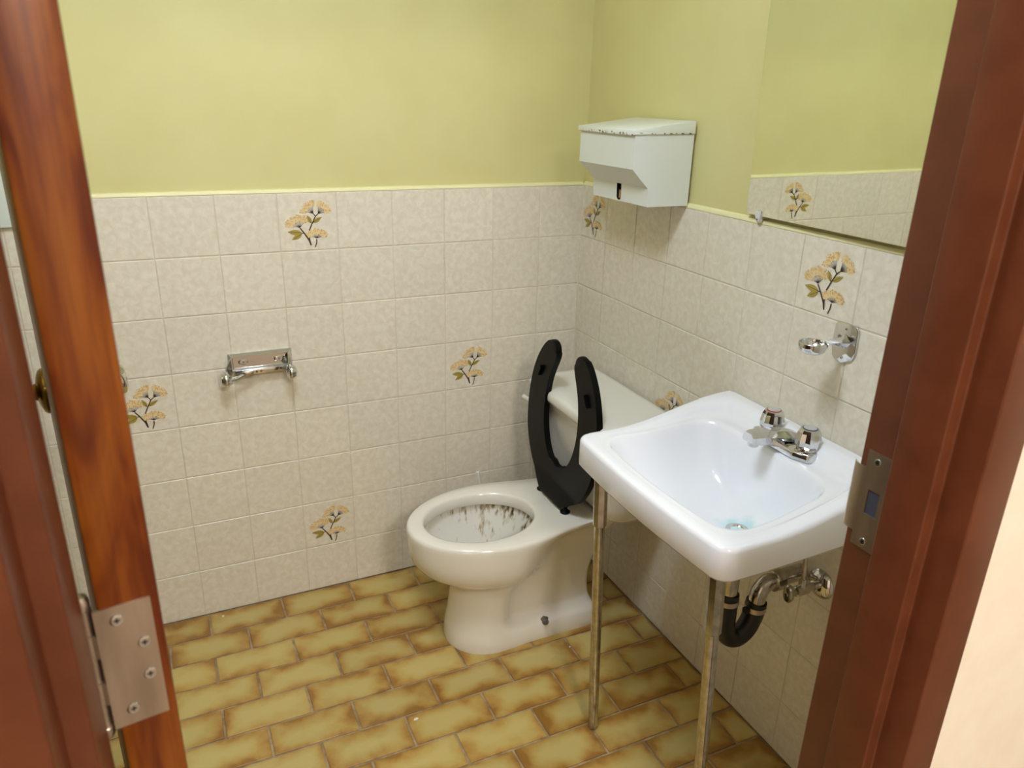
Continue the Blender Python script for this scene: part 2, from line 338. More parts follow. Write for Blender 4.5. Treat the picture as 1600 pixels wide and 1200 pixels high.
def put_tile(name, me, mtx, parent, label=None):
    o = bpy.data.objects.new(name, me); COL.objects.link(o); o.parent = parent
    o.matrix_parent_inverse = Matrix.Translation(-wloc(parent)); o.matrix_basis = mtx
    if label: o['label'] = label
    return o
def basis(a, b, c, loc): return Matrix(((a[0], b[0], c[0], loc[0]), (a[1], b[1], c[1], loc[1]), (a[2], b[2], c[2], loc[2]), (0, 0, 0, 1)))
def tile_wall(parent, first, length, flowers, place, a, c, rowz):
    i = 0; s = 0.0
    while s < length - 0.012:
        w = first if i == 0 else P
        w = min(w, length - s)
        for r in range(8):
            z1, z0 = rowz[r], rowz[r + 1]
            me = tile_mesh(w - 0.0022, z1 - z0 - 0.0022, M['tile'], 0.0016)
            loc = place(s + w / 2, (z0 + z1) / 2)
            jit = random.uniform(-0.0004, 0.0004)
            deco = (i, r) in flowers
            t = put_tile('wall_tile', me, basis(a, (0, 0, 1), c, Vector(loc) + Vector(c) * jit), parent, 'cream wall tile printed with a yellow blossom spray' if deco else None)
            if deco:
                d = bpy.data.objects.new('blossom_print', PRINT); COL.objects.link(d); d.parent = t
                d.matrix_basis = Matrix.Translation((0.0, 0, 0.0003)); d['label'] = 'printed spray of yellow blossoms on dark twigs'
        s += w; i += 1
RZ = [ZT - P * r for r in range(8)] + [0.0]
RZ2 = RZ[:]; RZ2[7] = P * 0.95
tile_wall(wall_back, 0.1466, -XL, {(5, 0), (8, 3), (2, 3), (5, 6)}, lambda s, z: (-s, 0, z), (1, 0, 0), (0, -1, 0), RZ)
tile_wall(wall_right, 0.1474, -YF, {(0, 0), (6, 0), (3, 3)}, lambda s, z: (0, -s, z), (0, -1, 0), (-1, 0, 0), RZ2)
tile_wall(wall_left, 0.12, -YF, set(), lambda s, z: (XL, -s, z), (0, 1, 0), (1, 0, 0), RZ)
box('corner_caulk', (-0.0022, -0.0022, 0.0), (0.0015, 0.0015, ZT), M['grout'], wall_right, 0.0009, 1)
# painted edging along the top of the tiles
prism('trim_2', [(0.010, ZT), (-0.0002, ZT), (-0.0002, ZT + 0.002), (0.003, ZT + 0.008), (0.010, ZT + 0.010)], -XL, M['edging'], None, 0.0, T=lambda a, b, c: (-c, a, b), label='pale yellow painted edging on top of the back wall tiles', cat='trim', kind='structure')
prism('trim_3', [(0.010, ZT), (-0.0002, ZT), (-0.0002, ZT + 0.003), (0.003, ZT + 0.009), (0.010, ZT + 0.012)], -YF, M['edging'], None, 0.0, T=lambda a, b, c: (a, -c, b), label='pale yellow painted edging on tile top below mirror and towel dispenser', cat='trim', kind='structure')
# floor tiles, half-bond
FX, FY = 0.2098, 0.1027
row = 0
while True:
    y1 = -0.0040 - FY * row; y0 = y1 - (FY - 0.0065)
    if y1 < YH + 0.02: break
    y0 = max(y0, YH)
    off = 0.166 if row % 2 == 0 else 0.0675
    edges = [0.0] + [off + FX * k for k in range(10)]
    for e0, e1 in zip(edges, edges[1:]):
        a0 = 0.003 if e0 == 0 else e0 + 0.003; a1 = e1 - 0.003
        a1 = min(a1, -XL - 0.003)
        if a1 - a0 < 0.012: continue
        me = tile_mesh(a1 - a0, y1 - y0, M['ftile'], 0.0035, 0.0016)
        put_tile('floor_tile', me, Matrix.Translation((-(a0 + a1) / 2, (y0 + y1) / 2, random.uniform(-0.0005, 0.0))), floor)
    row += 1
tube('caulk_smear', [(-0.344, -0.001, 0.312), (-0.338, -0.001, 0.28), (-0.330, -0.001, 0.24), (-0.328, -0.001, 0.20)], [0.006, 0.0065, 0.006, 0.005], M['plaster'], wall_back, 10, label='pale vertical smear of caulk beside the toilet bowl')

# ------------------------------------------------------------------ door frame (hollow metal, double rabbet)
frame = thing('trim_1', ((XR0 + XR1) / 2, -1.59, 0), 'dark brown glossy metal door frame with steel strike plate', 'door frame', kind='structure')
prof = [(-0.420, YN), (-0.476, YN), (-0.476, -1.625), (-0.492, -1.625), (-0.492, -1.571), (-0.476, -1.571), (-0.476, YB), (-0.420, YB)]
def mirx(x): return XR0 + XR1 - x
prism('jamb', prof, 2.06, M['brown'], frame, 0.0022, 3, only='side')
prism('jamb', [(mirx(x), y) for x, y in prof][::-1], 2.06, M['brown'], frame, 0.0022, 3, only='side')
hp = [(YN, 2.03 + 0.056), (YN, 2.03), (-1.625, 2.03), (-1.625, 2.014), (-1.571, 2.014), (-1.571, 2.03), (YB, 2.03), (YB, 2.086)]
prism('header', hp, mirx(-0.420) * -1 - 0.420, M['brown'], frame, 0.002, 2, T=lambda a, b, c: (-0.420 - c, a, b), only='side')
# strike plate
bm = bmesh.new(); xs = -0.476; th = 0.0016
ys = [-1.570, -1.556, -1.540, -1.530]; zs = [0.977, 1.023, 1.055, 1.103]
for i in range(3):
    for j in range(3):
        if (i, j) != (1, 1): bm_box(bm, (xs - th, ys[i], zs[j]), (xs, ys[i + 1], zs[j + 1]))
tongue = [(-1.530, -0.0016), (-1.522, -0.0016), (-1.515, 0.0002), (-1.510, 0.004), (-1.5088, 0.004), (-1.5135, -0.001), (-1.5215, -0.0032), (-1.530, -0.0032)]
z0, z1 = 0.994, 1.080
lo = [bm.verts.new((xs + b + 0.0016 - 0.0000, a, z0)) for a, b in tongue]; hi = [bm.verts.new((xs + b + 0.0016, a, z1)) for a, b in tongue]
bm.faces.new(lo); bm.faces.new(hi[::-1])
for i in range(len(tongue)): bm.faces.new((lo[i], lo[(i + 1) % 8], hi[(i + 1) % 8], hi[i]))
strike = from_bm('strike_plate', bm, M['steel'], frame, 0.5, label='brushed steel strike plate with latch hole')
box('hole_shade_plate', (xs - 0.0004, -1.556, 1.023), (xs + 0.001, -1.540, 1.055), M['hole_shade'], strike)  # dark plate on the uncut jamb, coloured like the shade inside a hole
def screw(name, loc, axis, r, parent):
    bm = bmesh.new(); u, v, d = frame_of(axis); loc = Vector(loc)
    bm_lathe(bm, loc, axis, [(r * 1.15, -0.0004), (r * 1.1, 0.0003), (r, 0.0009), (r * 0.9, 0.0011), (r * 0.45, 0.0010), (0.0, 0.0010)], 18)
    for a, b in ((u, v), (v, u)):
        q = [bm.verts.new(loc + d * 0.00125 + a * r * 0.5 * i + b * r * 0.13 * j) for i, j in ((-1, -1), (1, -1), (1, 1), (-1, 1))]
        bm.faces.new(q).material_index = 1  # flat dark cross: shade of the driver recess put into colour
    return from_bm(name, bm, [M['chrome'], M['dark']], parent, 0.5)
for (y, z) in ((-1.545, 1.092), (-1.547, 0.987)):
    screw('screw', (xs - th, y, z), (-1, 0, 0), 0.0042, strike)

# ------------------------------------------------------------------ door, open a little past square
A0 = Vector((-1.2853, -1.525, 0)); ang = math.radians(8.6)
DD = Vector((-math.sin(ang), math.cos(ang), 0)); DN = Vector((math.cos(ang), math.sin(ang), 0))
DW, DT = 0.813, 0.043
def dp(s, t, z): return A0 + DD * s + DN * t + Vector((0, 0, z))    # s along the door, t across its thickness
door = thing('door_1', A0, 'varnished wooden door standing open, hinge edge towards the hallway', 'door', kind='structure')
bm = bmesh.new(); bm_box(bm, (0, 0, 0.012), (DW, DT, 2.022))
bmesh.ops.bevel(bm, geom=bm.edges[:], offset=0.0018, segments=2, affect='EDGES', profile=0.5)
for v in bm.verts: v.co = dp(*v.co)
leafo = from_bm('door_leaf', bm, [M['wood'], M['darkwood']], door, 0.5)
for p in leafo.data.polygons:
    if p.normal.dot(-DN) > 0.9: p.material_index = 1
hinge = None
bm = bmesh.new(); bm_box(bm, (-0.0012, -0.004, 0.997), (0.0010, 0.0365, 1.1105))
for v in bm.verts: v.co = dp(*v.co)
hinge = from_bm('hinge', bm, M['steel'], door, 0.5, label='brushed steel butt hinge with four screws')
pin = Vector((-1.2962, -1.5175, 0))
prof = [(0.0, 0.985), (0.0045, 0.9855), (0.0062, 0.989), (0.0062, 0.996)]
for k in range(5):
    za, zb = 0.997 + k * 0.0227, 0.997 + (k + 1) * 0.0227
    prof += [(0.0052, za), (0.0066, za + 0.0006), (0.0066, zb - 0.0006), (0.0052, zb)]
prof += [(0.0062, 1.1115), (0.0062, 1.117), (0.0045, 1.1215), (0.0, 1.1225)]
lathe('barrel', pin, (0, 0, 1), prof, M['steel'], hinge, 20)
for k in (1, 3):      # knuckles rolled from the door leaf
    bm = bmesh.new(); q0 = dp(-0.0010, 0.0, 0); za, zb = 0.997 + k * 0.0227 + 0.0008, 0.997 + (k + 1) * 0.0227 - 0.0008
    a, b = (pin.x + 0.003, pin.y - 0.0055), (q0.x, q0.y); 
    v = [bm.verts.new((x, y, z)) for z in (za, zb) for x, y in (a, b, (b[0] + 0.0003, b[1] + 0.0022), (a[0] + 0.0003, a[1] + 0.0024))]
    for f in ((0, 1, 2, 3), (4, 7, 6, 5), (0, 4, 5, 1), (1, 5, 6, 2), (2, 6, 7, 3), (3, 7, 4, 0)): bm.faces.new([v[i] for i in f])
    from_bm('knuckle', bm, M['steel'], hinge, 0.5)
box('jamb_leaf', (XR0 - 0.0005, -1.556, 0.997), (XR0 + 0.0015, -1.5205, 1.1105), M['steel'], hinge)
for t, z in ((0.0113, 1.098), (0.0275, 1.071), (0.0275, 1.040), (0.0113, 1.012)):
    screw('screw', dp(-0.0012, t, z), -DD, 0.0046, hinge)
# knob set near the latch edge
ks, kz = 0.70, 1.052
def knob(parent, t, axis, m1, reach):
    k = lathe('doorknob', dp(ks, t, kz), axis, [(r_, h_ * reach) for r_, h_ in [(0.0, 0.0), (0.0345, 0.0), (0.0345, 0.003), (0.031, 0.007), (0.022, 0.0105), (0.0135, 0.0125), (0.0115, 0.016), (0.0105, 0.030), (0.012, 0.034), (0.020, 0.038), (0.0250, 0.045), (0.0255, 0.052), (0.0225, 0.0585), (0.018, 0.0605), (0.0, 0.061)]], m1, parent, 32)
    return k
knob(door, DT, DN, M['chrome'], 1.08)
knob(door, 0.0, -DN, M['brass'], 1.0)

# ------------------------------------------------------------------ ceiling lights (out of view, they light the place)
def ceiling_light(name, c, r, mat, label):
    t = thing(name, c, label, 'ceiling light')
    lathe('base', c, (0, 0, -1), [(0.0, 0.0005), (r * 1.06, 0.0005), (r * 1.06, 0.03), (r, 0.032), (0, 0.032)], M['enamel'], t, 40)
    lathe('diffuser', (c[0], c[1], c[2] - 0.034), (0, 0, -1), [(0.0, 0.0), (r * 0.98, 0.0), (r * 0.97, 0.025), (r * 0.86, 0.05), (r * 0.6, 0.068), (r * 0.3, 0.076), (0.0, 0.078)], mat, t, 40)
    return t
ceiling_light('ceiling_light', (-1.02, -1.16, H), 0.20, M['lampb'], 'round white dome light on the bathroom ceiling')
ceiling_light('ceiling_light', (-0.85, -3.10, H), 0.24, M['lamph'], 'round white dome light on the hallway ceiling')

# ------------------------------------------------------------------ toilet
TY = -0.385
toilet = thing('toilet', (-0.42, TY, 0), 'bone white two-piece toilet with raised black open-front seat', 'toilet')
def TP(u, v, z): return (-u, TY + v, z)
NF, NR, NB = 26, 18, 5
def outline(ur, uf, uc, wf, wr, um, pw=1.0):
    """closed plan outline: elliptical front, waisted sides, square rear"""
    half = []
    for k in range(NF + 1):
        t = math.pi / 2 * k / NF
        half.append((uc + (uf - uc) * math.cos(t), wf * math.sin(t)))
    for k in range(1, NR + 1):
        u = uc + (ur + 0.02 - uc) * k / NR
        w = wr + (wf - wr) * smooth01((u - um) / (uc - um)) if u > um else wr
        half.append((u, w))
    for k in range(1, NB + 1):
        t = math.pi / 2 * k / NB; half.append((ur + 0.02 - 0.02 * math.sin(t), wr - 0.02 + 0.02 * math.cos(t)))
    return half + [(u, -w) for u, w in half[::-1][:-1]]
#        z      ur     uf     uc    wf     wr     um
RG = [(0.000, 0.150, 0.598, 0.470, 0.112, 0.106, 0.36),
      (0.012, 0.150, 0.600, 0.470, 0.114, 0.108, 0.36),
      (0.046, 0.152, 0.598, 0.470, 0.111, 0.103, 0.36),
      (0.057, 0.156, 0.596, 0.470, 0.109, 0.098, 0.39),
      (0.077, 0.160, 0.592, 0.470, 0.107, 0.070, 0.41),
      (0.092, 0.162, 0.589, 0.470, 0.105, 0.067, 0.41),
      (0.130, 0.165, 0.584, 0.468, 0.101, 0.066, 0.41),
      (0.170, 0.165, 0.581, 0.465, 0.099, 0.070, 0.40),
      (0.200, 0.162, 0.586, 0.460, 0.103, 0.076, 0.37),
      (0.222, 0.160, 0.604, 0.458, 0.117, 0.082, 0.34),
      (0.236, 0.158, 0.628, 0.456, 0.136, 0.086, 0.32),
      (0.248, 0.156, 0.652, 0.455, 0.152, 0.089, 0.31),
      (0.266, 0.154, 0.676, 0.455, 0.165, 0.092, 0.30),
      (0.290, 0.150, 0.692, 0.455, 0.173, 0.096, 0.285),
      (0.320, 0.140, 0.699, 0.455, 0.177, 0.104, 0.27),
      (0.345, 0.110, 0.701, 0.455, 0.178, 0.116, 0.25),
      (0.365, 0.070, 0.702, 0.455, 0.179, 0.132, 0.22),
      (0.377, 0.050, 0.702, 0.455, 0.179, 0.140, 0.20),
      (0.384, 0.050, 0.700, 0.455, 0.177, 0.141, 0.20),
      (0.388, 0.053, 0.694, 0.455, 0.171, 0.137, 0.20)]
rings = [[TP(u, v, z) for u, v in outline(a, b, c, d, e, f)] for z, a, b, c, d, e, f in RG]
cnt = len(rings[0])
def inner(uc, ru, rv, z):
    pts = []
    hn = (cnt - 1) // 2
    ts = [math.pi / 2 * k / NF for k in range(NF + 1)] + [math.pi / 2 + (math.pi / 2) * k / (NR + NB) for k in range(1, NR + NB + 1)]
    h = [(uc + ru * math.cos(t), rv * math.sin(t)) for t in ts]
    full = h + [(u, -w) for u, w in h[::-1][:-1]]
    full = full[:cnt]
    return [TP(u, v, z) for u, v in full]
IN = [(0.496, 0.166, 0.133, 0.3885), (0.496, 0.160, 0.127, 0.386), (0.496, 0.157, 0.124, 0.380), (0.496, 0.156, 0.123, 0.354), (0.496, 0.158, 0.125, 0.350), (0.498, 0.172, 0.139, 0.348),
      (0.498, 0.170, 0.137, 0.335), (0.500, 0.155, 0.124, 0.30), (0.492, 0.135, 0.106, 0.25), (0.482, 0.105, 0.082, 0.205), (0.475, 0.070, 0.055, 0.17), (0.47, 0.03, 0.025, 0.15)]
mis = [0] * len(rings) + [0] * 4 + [1] * (len(IN) - 4)
rings += [inner(*x) for x in IN]
bm = bmesh.new(); bm_loft(bm, rings, True, True, True, mis)
bowl = from_bm('bowl', bm, [M['china'], M['bowl']], toilet, 0.9)
bm = bmesh.new(); bm.faces.new([bm.verts.new(TP(0.486 + 0.118 * math.cos(t), 0.093 * math.sin(t), 0.224)) for t in [2 * math.pi * k / 40 for k in range(40)]])
from_bm('water', bm, M['water'], bowl, None, label='still grey water in the toilet bowl')
for s in (-1, 1):
    lathe('bolt_cap', TP(0.328, s * 0.098, 0.052), (0, s, 0.35), [(0.0, -0.008), (0.0150, -0.008), (0.0150, 0.001), (0.0105, 0.002), (0.0095, 0.009), (0.006, 0.013), (0.0, 0.0135)], M['boltm'], toilet, 8, label='dark floor bolt on the toilet foot')
# tank with lid and lever
def rrect(u0, u1, v0, v1, r, n=7, bow=0.0):
    pts = []
    for (cu, cv, a) in ((u1 - r, v1 - r, 0), (u0 + r, v1 - r, 90), (u0 + r, v0 + r, 180), (u1 - r, v0 + r, 270)):
        for k in range(n):
            t = math.radians(a + 90 * k / (n - 1)); pts.append((cu + r * math.cos(t), cv + r * math.sin(t)))
    return pts
def stack(spec, n=7): return [[TP(u, v, z) for u, v in rrect(a, b, c, d, r, n)] for z, a, b, c, d, r in spec]
bm = bmesh.new()
bm_loft(bm, stack([(0.392, 0.045, 0.170, -0.185, 0.185, 0.05), (0.396, 0.032, 0.186, -0.200, 0.200, 0.05), (0.410, 0.024, 0.198, -0.210, 0.210, 0.045), (0.45, 0.020, 0.206, -0.216, 0.216, 0.04), (0.55, 0.016, 0.216, -0.222, 0.222, 0.035), (0.652, 0.014, 0.226, -0.226, 0.226, 0.032)]))
from_bm('tank', bm, M['tank'], toilet, 0.8)
bm = bmesh.new()
bm_loft(bm, stack([(0.6525, 0.012, 0.236, -0.234, 0.234, 0.03), (0.655, 0.008, 0.243, -0.240, 0.240, 0.034), (0.664, 0.006, 0.247, -0.243, 0.243, 0.036), (0.680, 0.006, 0.247, -0.243, 0.243, 0.036), (0.687, 0.009, 0.243, -0.239, 0.239, 0.034), (0.691, 0.016, 0.234, -0.230, 0.230, 0.03), (0.6925, 0.03, 0.21, -0.21, 0.21, 0.02)]))
from_bm('tank_lid', bm, M['tank'], toilet, 0.9)
lev = lathe('flush_lever', TP(0.222, 0.185, 0.618), (-1, 0, 0), [(0.0, 0.0), (0.014, 0.0), (0.014, 0.006), (0.011, 0.012), (0.0, 0.013)], M['china'], toilet, 18, label='cream flush lever on the tank front')
tube('handle', [TP(0.238, 0.185, 0.618), TP(0.243, 0.20, 0.618), TP(0.243, 0.23, 0.616), TP(0.242, 0.258, 0.613)], [0.006, 0.0075, 0.007, 0.0085], M['china'], lev, 10)
# raised open-front seat seen from its underside
half = [(0.0, 0.498), (0.030, 0.502), (0.056, 0.522), (0.078, 0.556), (0.092, 0.600), (0.097, 0.645), (0.094, 0.690), (0.084, 0.735), (0.068, 0.772), (0.054, 0.800), (0.050, 0.824), (0.058, 0.842), (0.078, 0.850), (0.103, 0.843), (0.132, 0.818), (0.162, 0.775), (0.184, 0.722), (0.195, 0.665), (0.197, 0.605), (0.190, 0.548), (0.168, 0.495), (0.136, 0.450), (0.102, 0.424), (0.076, 0.408), (0.064, 0.398), (0.0, 0.398)]
outl = spline([(a, b, 0) for a, b in half[:-2]], 3)
right = [(p.x, p.y) for p in outl] + [(0.061, 0.396)]
right[0] = (0.0, right[0][1])
pl = right + [(-a, b) for a, b in right[::-1][:-1]]
def seat_map(a, b, c):
    b0 = 0.455 - 0.9 * a * a
    u = 0.262 - 0.045 * (b - 0.39) + (0.26 * (b0 - b) if b < b0 else 0.0)
    return (-(u + c - 0.012), TY + a, b)
bm = bmesh.new()
lo = [bm.verts.new((a, b, 0)) for a, b in pl]; hi = [bm.verts.new((a, b, 0.018)) for a, b in pl]; n = len(pl)
f0 = bm.faces.new(lo[::-1]); f1 = bm.faces.new(hi)
for i in range(n): bm.faces.new((lo[i], lo[(i + 1) % n], hi[(i + 1) % n], hi[i]))
bmesh.ops.bevel(bm, geom=list(f0.edges) + list(f1.edges), offset=0.006, segments=3, affect='EDGES', profile=0.5)
bmesh.ops.triangulate(bm, faces=[f for f in bm.faces if len(f.verts) > 4])
for zc in (0.40, 0.41, 0.42, 0.43, 0.44, 0.448, 0.456, 0.47, 0.49):
    bmesh.ops.bisect_plane(bm, geom=bm.verts[:] + bm.edges[:] + bm.faces[:], plane_co=(0, zc, 0), plane_no=(0, 1, 0))
for v in bm.verts: v.co = Vector(seat_map(*v.co))
seat = from_bm('seat', bm, M['black'], toilet, 0.35, label='black plastic open-front toilet seat, raised')
for s, dz in ((1, 0.0), (-1, 0.0)):
    c = Vector(seat_map(s * 0.131, 0.745, 0.018)); bm = bmesh.new()
    bm_box(bm, (-0.018, -0.0055, -0.003), (0.018, 0.0055, 0.009)); bmesh.ops.bevel(bm, geom=bm.edges[:], offset=0.002, segments=2, affect='EDGES')
    ca, sa = math.cos(-s * 1.05), math.sin(-s * 1.05)
    for v in bm.verts:
        x, y, z = v.co; v.co = c + Vector((-z, x * ca - y * sa, x * sa + y * ca))
    from_bm('bumper', bm, M['black'], seat, 0.5)
for s in (-1, 1):
    b = TP(0.266, s * 0.073, 0.3882)
    lathe('hinge_post', b, (0, 0, 1), [(0.0, 0.0), (0.0145, 0.0), (0.0145, 0.004), (0.012, 0.006), (0.007, 0.009), (0.0065, 0.016), (0.0095, 0.021), (0.010, 0.028), (0.007, 0.034), (0.0, 0.035)], M['black'], seat, 20)
tube('hinge_rod', [TP(0.266, -0.078, 0.4115), TP(0.266, 0.078, 0.4115)], 0.006, M['black'], seat, 12)

# ------------------------------------------------------------------ wash basin
SY, SC = -1.018, (-0.205, -1.035)
sink = thing('wash_basin', (-0.372, -1.02, 0), 'white wall-hung wash basin on two chrome legs with chrome faucet', 'sink')
NS = 160
def outer_pt(inset=0.0):
    x0, x1, y0, y1 = -0.428 + inset, -0.002 - inset, SY - 0.252 + inset, SY + 0.252 - inset
    r = 0.030 - inset * 0.5
    out = []
    for k in range(NS):
        t = 2 * math.pi * k / NS; dx, dy = math.cos(t), math.sin(t)
        lo_, hi_ = 0.0, 0.6
        for _ in range(32):
            md = (lo_ + hi_) / 2; x, y = SC[0] + dx * md, SC[1] + dy * md
            bow = 0.012 * (1 - ((y - SY) / 0.25) ** 2)
            xx0 = x0 - bow
            rr = r if x < -0.2 else 0.006
            qx = max(xx0 + rr - x, x - (x1 - rr), 0); qy = max(y0 + rr - y, y - (y1 - rr), 0)
            if math.hypot(qx, qy) <= rr and xx0 <= x <= x1 and y0 <= y <= y1: lo_ = md
            else: hi_ = md
        out.append((SC[0] + dx * lo_, SC[1] + dy * lo_))
    return out
def open_pt(sc=1.0):
    """bowl opening: a rounded trapezoid, wide towards the front"""
    out = []
    for k in range(NS):
        t = 2 * math.pi * k / NS; dx, dy = math.cos(t), math.sin(t); lo_, hi_ = 0.0, 0.6
        for _ in range(32):
            md = (lo_ + hi_) / 2; x, y = SC[0] + dx * md, SC[1] + dy * md
            s = (x + 0.395) / (0.395 - 0.115)          # 0 front .. 1 back
            hw = 0.212 - 0.032 * max(0, min(1, s)) 
            bow = 0.018 * (1 - min(1, ((y - SY) / 0.21) ** 2))
            xx0 = -0.382 - bow; xx1 = -0.112; rr = 0.055
            qx = max(xx0 + rr - x, x - (xx1 - rr), 0); qy = max(abs(y - SY) - (hw - rr), 0)
            if math.hypot(qx, qy) <= rr and xx0 <= x <= xx1: lo_ = md
            else: hi_ = md
        out.append((SC[0] + dx * lo_ * sc, SC[1] + dy * lo_ * sc))
    return out
OUT, OPN, OIN = outer_pt(), open_pt(), outer_pt(0.013)
DR = (-0.195, -1.05)
def zin(x): return 0.789 + 0.018 * smooth01((x + 0.30) / 0.2)
def zout(x, y): return 0.790 + 0.048 * smooth01((x + 0.33) / 0.31)
rings, mis = [], []
def ring(f): rings.append([f(k) for k in range(NS)])
ZD = 0.652
ring(lambda k: (DR[0] + 0.022 * math.cos(2 * math.pi * k / NS), DR[1] + 0.022 * math.sin(2 * math.pi * k / NS), ZD))
for j in range(1, 19):
    r = j / 18 * 0.985
    def f(k, r=r):
        ox, oy = OPN[k]; e = 0.10 + 0.90 * r
        cx, cy = DR[0] * (1 - r) + SC[0] * r, DR[1] * (1 - r) + SC[1] * r
        # between a small circle at the drain and the opening outline
        x = (DR[0] + 0.022 * math.cos(2 * math.pi * k / NS)) * (1 - r) + ox * r; y = (DR[1] + 0.022 * math.sin(2 * math.pi * k / NS)) * (1 - r) + oy * r
        d = zin(ox) - 0.004 - ZD
        return (x, y, ZD + d * (0.30 * r + 0.70 * r ** 4.5))
    ring(f)
def rimring(s, dz=0.0):
    def f(k):
        x = OPN[k][0] * (1 - s) + OIN[k][0] * s; y = OPN[k][1] * (1 - s) + OIN[k][1] * s
        a, b = zin(OPN[k][0] * 0.5 + x * 0.5), zout(x, y)
        return (x, y, a + (b - a) * smooth01((s - 0.38) / 0.30) + dz)
    return f
ring(rimring(0.03, -0.0015)); ring(rimring(0.07))
for s in (0.2, 0.36, 0.44, 0.52, 0.60, 0.68, 0.84): ring(rimring(s))
def edge_ring(inset, dz):
    O2 = outer_pt(inset)
    def f(k): x, y = O2[k]; return (x, y, zout(OIN[k][0], y) + dz)
    return f
for a, dz in ((0.012, 0.0), (0.0065, -0.0010), (0.0022, -0.0040), (0.0, -0.010)): ring(edge_ring(a, dz))
def zap(x): return 0.722 + 0.010 * smooth01((x + 0.4) / 0.4)
ring(lambda k: (OUT[k][0], OUT[k][1], zap(OUT[k][0]) + 0.006))
O3 = outer_pt(0.004); ring(lambda k: (O3[k][0], O3[k][1], zap(OUT[k][0])))
O4 = outer_pt(0.016); ring(lambda k: (O4[k][0], O4[k][1], zap(OUT[k][0])))
for r in (0.97, 0.9, 0.8, 0.65, 0.45, 0.25, 0.12):
    def f(k, r=r):
        ox, oy = OPN[k]; g = 1.04 * r
        x = DR[0] * (1 - g) + ox * g; y = DR[1] * (1 - g) + oy * g
        return (x, y, 0.628 + (0.728 - 0.628) * (0.18 * r + 0.82 * r ** 3.2))
    ring(f)
mis = [1] * 12 + [0] * (len(rings) - 12)
bm = bmesh.new(); bm_loft(bm, rings, True, True, True, mis)
basin = from_bm('basin', bm, [M['white'], M['sinkbowl']], sink, 1.0)
lathe('drain', (DR[0], DR[1], ZD - 0.002), (0, 0, 1), [(0.0, 0.001), (0.012, 0.001), (0.014, 0.002), (0.0165, 0.005), (0.021, 0.0055), (0.0235, 0.0045), (0.0245, 0.0025), (0.0245, 0.0)], M['chrome'], sink, 28)
# legs with telescoping sleeves
def leg(top, foot):
    t, f = Vector(top), Vector(foot); d = (f - t); L_ = d.length; d.normalize()
    lg = lathe('leg', t, d, [(0.0, 0.0), (0.0125, 0.0), (0.0125, L_ - 0.012), (0.0118, L_ - 0.004), (0.009, L_), (0.0, L_)], M['agedchrome'], sink, 20, label='chrome tube leg with worn plating')
    lathe('sleeve', t, d, [(0.0, 0.001), (0.0160, 0.001), (0.0160, 0.158), (0.0128, 0.161), (0.0, 0.161)], M['agedchrome'], lg, 8, 0.3)
leg((-0.376, -0.799, 0.727), (-0.372, -0.84, 0.0)); leg((-0.374, -1.199, 0.727), (-0.374, -1.247, 0.0))
# faucet
FXc, FYc, FZ = -0.067, -1.020, zin(-0.07) + 0.0006
fau = prism('faucet', [(-0.034, -0.052), (-0.034, 0.052), (-0.020, 0.084), (0.016, 0.084), (0.030, 0.058), (0.030, -0.058), (0.016, -0.084), (-0.020, -0.084)], 0.017, M['chrome'], sink, 0.004, 2, T=lambda a, b, c: (FXc + a * (1 - c * 6), FYc + b * (1 - c * 3), FZ + c), label='chrome centre-set faucet')
bm = bmesh.new(); rg = []
for x, w, h0, h1 in ((-0.032, 0.022, 0.004, 0.026), (-0.055, 0.0220, 0.004, 0.034), (-0.075, 0.0205, 0.006, 0.041), (-0.105, 0.0185, 0.013, 0.046), (-0.140, 0.0175, 0.022, 0.050), (-0.166, 0.0170, 0.026, 0.051), (-0.174, 0.0150, 0.030, 0.049)):
    c = 0.35
    rg.append([(x, FYc + y * w, FZ + h0 + (h1 - h0) * z) for y, z in ((-1, 0.1), (-0.85, 0), (0.85, 0), (1, 0.1), (1, 0.62), (0.6, 1), (-0.6, 1), (-1, 0.62))])
bm_loft(bm, rg); from_bm('spout', bm, M['chrome'], fau, 0.5)
lathe('aerator', (-0.157, FYc, FZ + 0.027), (0, 0, -1), [(0.0, 0.0), (0.011, 0.0), (0.011, 0.008), (0.009, 0.010), (0.0, 0.010)], M['chrome'], fau, 20)
for s, cm in ((1, M['red']), (-1, M['blue'])):
    ky = FYc + s * 0.0515; kx = -0.062
    lathe('collar', (kx, ky, FZ + 0.010), (0, 0, 1), [(0.0, 0.0), (0.021, 0.0), (0.020, 0.008), (0.016, 0.013), (0.0, 0.014)], M['chrome'], fau, 24)
    bm = bmesh.new(); prof = [(0.0, 0.021), (0.0215, 0.021), (0.0250, 0.027), (0.0258, 0.037), (0.0225, 0.054), (0.0190, 0.061), (0.0170, 0.0625), (0.0, 0.0625)]
    rgs = []
    for r, h in prof:
        row_ = []
        for k in range(16):
            t = 2 * math.pi * (k + 0.3) / 16; fl = 1 - (0.13 if k % 2 else 0.0) * (1 if 0.0 < r and 0.020 < h < 0.061 else 0)
            row_.append((kx + max(r, 1e-5) * fl * math.cos(t), ky + max(r, 1e-5) * fl * math.sin(t), FZ + h))
        rgs.append(row_)
    bm_loft(bm, rgs); kn = from_bm('handle', bm, M['chrome'], fau, 0.12, label='fluted chrome tap handle')
    lathe('handle_cap', (kx, ky, FZ + 0.0625), (0, 0, 1), [(0.0, 0.0), (0.0150, 0.0), (0.0150, 0.0006), (0.0138, 0.0010), (0.0, 0.0011)], cm, kn, 24)
    lathe('cap_disc', (kx, ky, FZ + 0.0634), (0, 0, 1), [(0.0, 0.0), (0.0132, 0.0), (0.0132, 0.0005), (0.0, 0.0008)], M['capgrey'], kn, 24)

